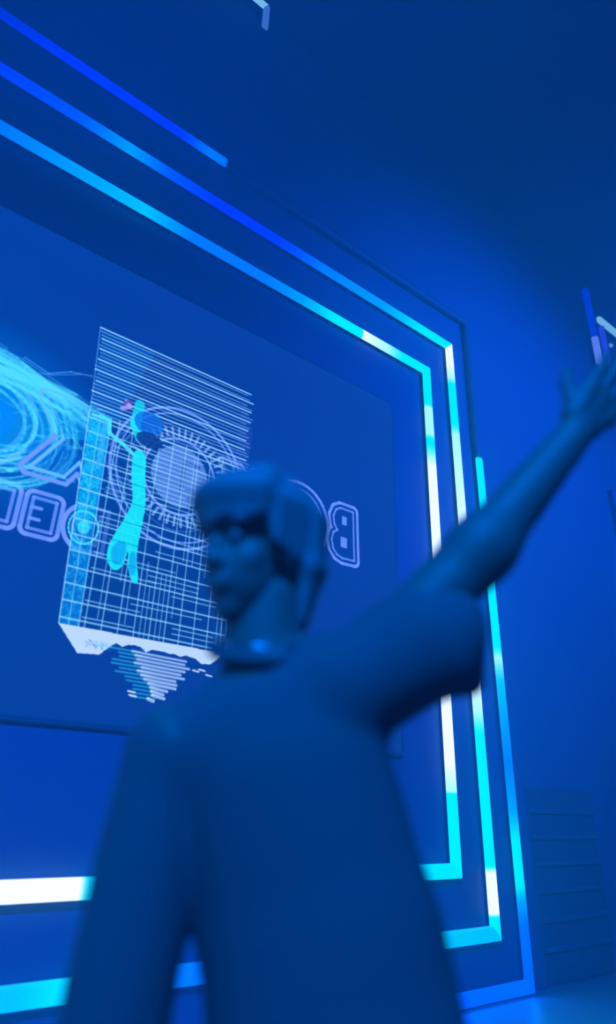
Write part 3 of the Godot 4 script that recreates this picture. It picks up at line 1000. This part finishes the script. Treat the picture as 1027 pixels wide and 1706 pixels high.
func make_person() -> void:
	# stands facing the camera; local x runs to the right in the picture, z towards the camera
	var o := thing("person", "person in a loose dark top, head turned left, one arm flung up to the right", "person", CAM_AT * Vector3(1, 0, 1) - 0.92 * Vector3(-0.5948, 0, 0.8039))
	o.rotation.y = -0.637
	var skin := mat("skin", Color(0.40, 0.36, 0.33), 0.6)
	skin.subsurf_scatter_enabled = true
	skin.subsurf_scatter_strength = 0.15
	var hair := grain(mat("haze_veiled_hair", Color(0.42, 0.45, 0.46), 0.65), 0.12, 6.0, 0.3)  # dark hair, its albedo lightened to grey to carry the haze veil
	var cloth := grain(mat("dark_top_cloth", Color(0.23, 0.32, 0.33), 0.9), 0.2, 8.0, 0.05)
	var denim := grain(mat("dark_trouser_cloth", Color(0.10, 0.12, 0.17), 0.9), 0.2, 8.0, 0.05)
	var shoe := mat("dark_shoe_leather", Color(0.07, 0.07, 0.08), 0.5)
	# joints
	var neck := Vector3(-0.055, 1.375, -0.02)
	var head := Vector3(-0.078, 1.556, 0.0)
	var sh_r := Vector3(0.085, 1.365, 0.0)
	var el_r := Vector3(0.268, 1.563, 0.02)
	var wr_r := Vector3(0.443, 1.775, 0.02)
	var sh_l := Vector3(-0.180, 1.262, 0.0)
	var el_l := Vector3(-0.212, 0.985, -0.01)
	var wr_l := Vector3(-0.245, 0.74, 0.04)
	var hip := Vector3(0.06, 0.88, -0.03)
	var hip_r := hip + Vector3(0.085, -0.02, 0)
	var hip_l := hip + Vector3(-0.085, -0.02, 0)
	var kn_r := Vector3(0.165, 0.47, 0.03)
	var kn_l := Vector3(-0.045, 0.47, 0.04)
	var an_r := Vector3(0.175, 0.075, -0.02)
	var an_l := Vector3(-0.06, 0.075, -0.02)
	# body, one surface: trunk, neck, arms, legs; then the head and both hands
	var body := [
		cap(hip, Vector3(0.02, 1.06, -0.02), 0.125, 0.105, 1.35),
		cap(Vector3(0.02, 1.06, -0.02), Vector3(-0.04, 1.25, -0.02), 0.108, 0.120, 1.35),
		cap(sh_l + Vector3(0.03, 0, 0), sh_r + Vector3(-0.03, 0, 0), 0.062, 0.062),
		cap(neck + Vector3(0, -0.06, 0), neck + Vector3(-0.008, 0.10, 0.012), 0.062, 0.054),
		cap(sh_r, el_r, 0.056, 0.048), cap(el_r, wr_r, 0.047, 0.031),
		cap(sh_l, el_l, 0.050, 0.040), cap(el_l, wr_l, 0.040, 0.026),
		cap(hip_r, kn_r, 0.085, 0.055), cap(kn_r, an_r, 0.053, 0.036),
		cap(hip_l, kn_l, 0.085, 0.055), cap(kn_l, an_l, 0.053, 0.036),
		cap(an_r, an_r + Vector3(0.02, -0.035, 0.13), 0.036, 0.026),
		cap(an_l, an_l + Vector3(-0.03, -0.035, 0.13), 0.036, 0.026),
	]
	var face := [
		ell(Vector3(0, 0.022, -0.012), Vector3(0.074, 0.092, 0.094)),
		ell(Vector3(0, -0.045, 0.030), Vector3(0.060, 0.078, 0.062)),
		ell(Vector3(0, -0.104, 0.056), Vector3(0.026, 0.022, 0.024)),
		ell(Vector3(0.036, -0.03, 0.052), Vector3(0.026, 0.024, 0.022)),
		ell(Vector3(-0.036, -0.03, 0.052), Vector3(0.026, 0.024, 0.022)),
		cap(Vector3(-0.03, 0.022, 0.078), Vector3(0.03, 0.022, 0.078), 0.010, 0.010),
		ell(Vector3(0.031, 0.002, 0.094), Vector3(0.017, 0.012, 0.014), true),
		ell(Vector3(-0.031, 0.002, 0.094), Vector3(0.017, 0.012, 0.014), true),
		cap(Vector3(0, 0.008, 0.088), Vector3(0, -0.032, 0.104), 0.008, 0.011),
		ell(Vector3(0.011, -0.037, 0.094), Vector3(0.009, 0.008, 0.010)),
		ell(Vector3(-0.011, -0.037, 0.094), Vector3(0.009, 0.008, 0.010)),
		ell(Vector3(0, -0.064, 0.088), Vector3(0.022, 0.006, 0.009)),
		ell(Vector3(0, -0.076, 0.087), Vector3(0.019, 0.007, 0.009)),
		ell(Vector3(0.077, -0.008, -0.006), Vector3(0.010, 0.031, 0.019)),
		ell(Vector3(-0.077, -0.008, -0.006), Vector3(0.010, 0.031, 0.019)),
		cap(Vector3(0, -0.06, -0.02), Vector3(0.0, -0.15, -0.03), 0.052, 0.052),
	]
	var look := Transform3D(Basis.from_euler(Vector3(0.08, -0.74, -0.03)).scaled(Vector3(0.89, 0.95, 0.89)), head)
	var along := (wr_r - el_r).normalized()
	var thumb := (Vector3(-0.75, 0.55, 0.35) - along * along.dot(Vector3(-0.75, 0.55, 0.35))).normalized()
	var hold_r := Transform3D(Basis(thumb, along, thumb.cross(along)), wr_r + along * 0.012).scaled_local(Vector3.ONE * 1.08)
	var along_l := (wr_l - el_l).normalized()
	var thumb_l := (Vector3(0.3, 0.0, 1.0) - along_l * along_l.dot(Vector3(0.3, 0, 1.0))).normalized()
	var hold_l := Transform3D(Basis(thumb_l, along_l, thumb_l.cross(along_l)), wr_l + along_l * 0.012)
	obj("body", skin_mesh([
		[body, 0.011, 0.035],
		[face, 0.0036, 0.012, look],
		[hand_pieces(1.0, [0.12, 0.10, 0.16, 0.22]), 0.0036, 0.006, hold_r],
		[hand_pieces(1.0, [0.30, 0.34, 0.38, 0.42], 0.04), 0.0036, 0.006, hold_l],
	]), skin, o)
	# eyes and brows
	for s in [-1.0, 1.0]:
		var eye := SphereMesh.new()
		eye.radius = 0.0115
		eye.height = 0.023
		eye.radial_segments = 16
		eye.rings = 8
		var e := obj("eye", eye, mat("eye_white", Color(0.42, 0.43, 0.45), 0.35), o)
		e.position = look * Vector3(0.031 * s, 0.002, 0.0755)
		var iris := CylinderMesh.new()
		iris.top_radius = 0.0045
		iris.bottom_radius = 0.0055
		iris.height = 0.002
		iris.radial_segments = 14
		var i := obj("iris", iris, mat("dark_iris", Color(0.06, 0.04, 0.03), 0.2), e)
		i.transform = Transform3D(look.basis * Basis(Vector3.RIGHT, PI / 2.0), look.basis * Vector3(0, 0, 0.0108))
		var brow := obj("eyebrow", tube([Vector3(0.014 * s, 0.020, 0.090), Vector3(0.030 * s, 0.026, 0.088), Vector3(0.048 * s, 0.019, 0.076)], [0.003, 0.0038, 0.002], 8), hair, o)
		brow.transform = look
	# short thick hair: cap, heavy fringe, locks at the sides and the nape
	var locks := [
		ell(Vector3(0, 0.060, -0.018), Vector3(0.092, 0.083, 0.103)),
		ell(Vector3(0, 0.015, -0.052), Vector3(0.086, 0.095, 0.072)),
		ell(Vector3(0.0, 0.082, 0.052), Vector3(0.078, 0.044, 0.058)),
	]
	var rh := RandomNumberGenerator.new()
	rh.seed = 5
	for i in 15:
		var x := lerpf(-0.072, 0.072, i / 14.0)
		var front := 0.100 - x * x * 8.0
		locks.append(cap(Vector3(x * 0.7, 0.105, 0.03), Vector3(x, 0.075, front), 0.024, 0.019))
		locks.append(cap(Vector3(x, 0.075, front), Vector3(x * 1.08, 0.030 + rh.randf_range(-0.008, 0.008), front + 0.004), 0.018, 0.006))
	for i in 16:
		var a := lerpf(PI * 0.62, PI * 1.38, i / 15.0)
		var dirn := Vector3(sin(a), 0, cos(a))
		var drop := -0.075 + rh.randf_range(-0.015, 0.01) - 0.02 * (-dirn.z)
		var q := Vector3(dirn.x * 0.082, 0, dirn.z * 0.105 - 0.012)
		locks.append(cap(q + Vector3(0, 0.05, 0), q * 1.0 + Vector3(0, -0.03, 0), 0.026, 0.020))
		locks.append(cap(q + Vector3(0, -0.03, 0), q * 0.86 + Vector3(0, drop - 0.025, 0), 0.019, 0.007))
	for s in [-1.0, 1.0]:
		for k in 4:
			var z := -0.02 + k * 0.018
			locks.append(cap(Vector3(0.078 * s, 0.06, z), Vector3(0.083 * s, -0.005 - 0.006 * (3 - k), z + 0.004), 0.019, 0.007))
	obj("hair", skin_mesh([[locks, 0.005, 0.014, look]]), hair, o)
	# loose top: wide body and half sleeves, with folds
	var sl_l := Vector3(-0.214, 0.90, 0.0)
	var top := [
		cap(Vector3(0.070, 0.845, -0.02), Vector3(0.036, 1.05, -0.02), 0.168, 0.148, 1.4),
		cap(Vector3(0.036, 1.05, -0.02), Vector3(-0.022, 1.24, -0.015), 0.148, 0.150, 1.4),
		cap(sh_l + Vector3(0.035, 0.0, -0.005), sh_r + Vector3(-0.04, -0.012, -0.005), 0.070, 0.080),
		cap(sh_l + Vector3(0.005, -0.005, 0), sl_l, 0.062, 0.066),
		cap(sh_r + Vector3(-0.03, -0.02, 0), sh_r.lerp(el_r, 0.42) + Vector3(0.014, -0.032, 0), 0.076, 0.084),
		cap(sh_r.lerp(el_r, 0.42) + Vector3(0.02, -0.03, 0), sh_r.lerp(el_r, 0.56) + Vector3(0.02, -0.04, 0.0), 0.074, 0.062),
		cap(sh_r.lerp(el_r, 0.54) + Vector3(0.015, -0.06, 0.0), sh_r.lerp(el_r, 0.50) + Vector3(0.062, -0.10, 0.0), 0.034, 0.018, 1.0),
		ell(Vector3(0.07, 0.50, -0.02), Vector3(0.75, 0.29, 0.75), true),   # the hem
		ell(Vector3(-0.24, 0.795, 0.0), Vector3(0.15, 0.085, 0.15), true),   # the cuff of the hanging arm
	]
	var shirt := obj("loose_top", skin_mesh([[top, 0.010, 0.022, Transform3D(), true]]), cloth, o)
	# rib of the round neckline, and a fine chain over it
	var ring := []
	var rr := []
	var chain := []
	var cr := []
	for i in 33:
		var a := TAU * i / 32.0
		ring.append(neck + Vector3(-0.004 + 0.074 * cos(a), 0.030 - 0.030 * sin(a), 0.006 + 0.072 * sin(a)))
		rr.append(0.009)
		chain.append(neck + Vector3(-0.004 + 0.068 * cos(a), 0.046 - 0.030 * sin(a), 0.010 + 0.076 * sin(a)))
		cr.append(0.0022)
	obj("neck_rib", tube(ring, rr, 10), cloth, shirt)
	obj("neck_chain", tube(chain, cr, 6), mat("bright_chain_metal", Color(0.75, 0.80, 0.85), 0.25, 1.0), o)
	# trousers and shoes
	var trousers := [
		cap(hip + Vector3(0, 0.05, 0), hip + Vector3(0, -0.02, 0), 0.135, 0.140, 1.3),
		cap(hip_r, kn_r, 0.098, 0.080), cap(kn_r, an_r + Vector3(0, 0.03, 0), 0.080, 0.075),
		cap(hip_l, kn_l, 0.098, 0.080), cap(kn_l, an_l + Vector3(0, 0.03, 0), 0.080, 0.075),
	]
	obj("trousers", skin_mesh([[trousers, 0.012, 0.03]]), denim, o)
	for s in [[an_r, 0.02], [an_l, -0.03]]:
		var f: Vector3 = s[0]
		var pieces := [
			cap(f + Vector3(0, -0.025, -0.025), f + Vector3(s[1], -0.040, 0.15), 0.046, 0.036),
			cap(f + Vector3(0, 0.01, -0.02), f + Vector3(0, -0.02, 0.0), 0.045, 0.045),
		]
		obj("shoe", skin_mesh([[pieces, 0.008, 0.02]]), shoe, o)
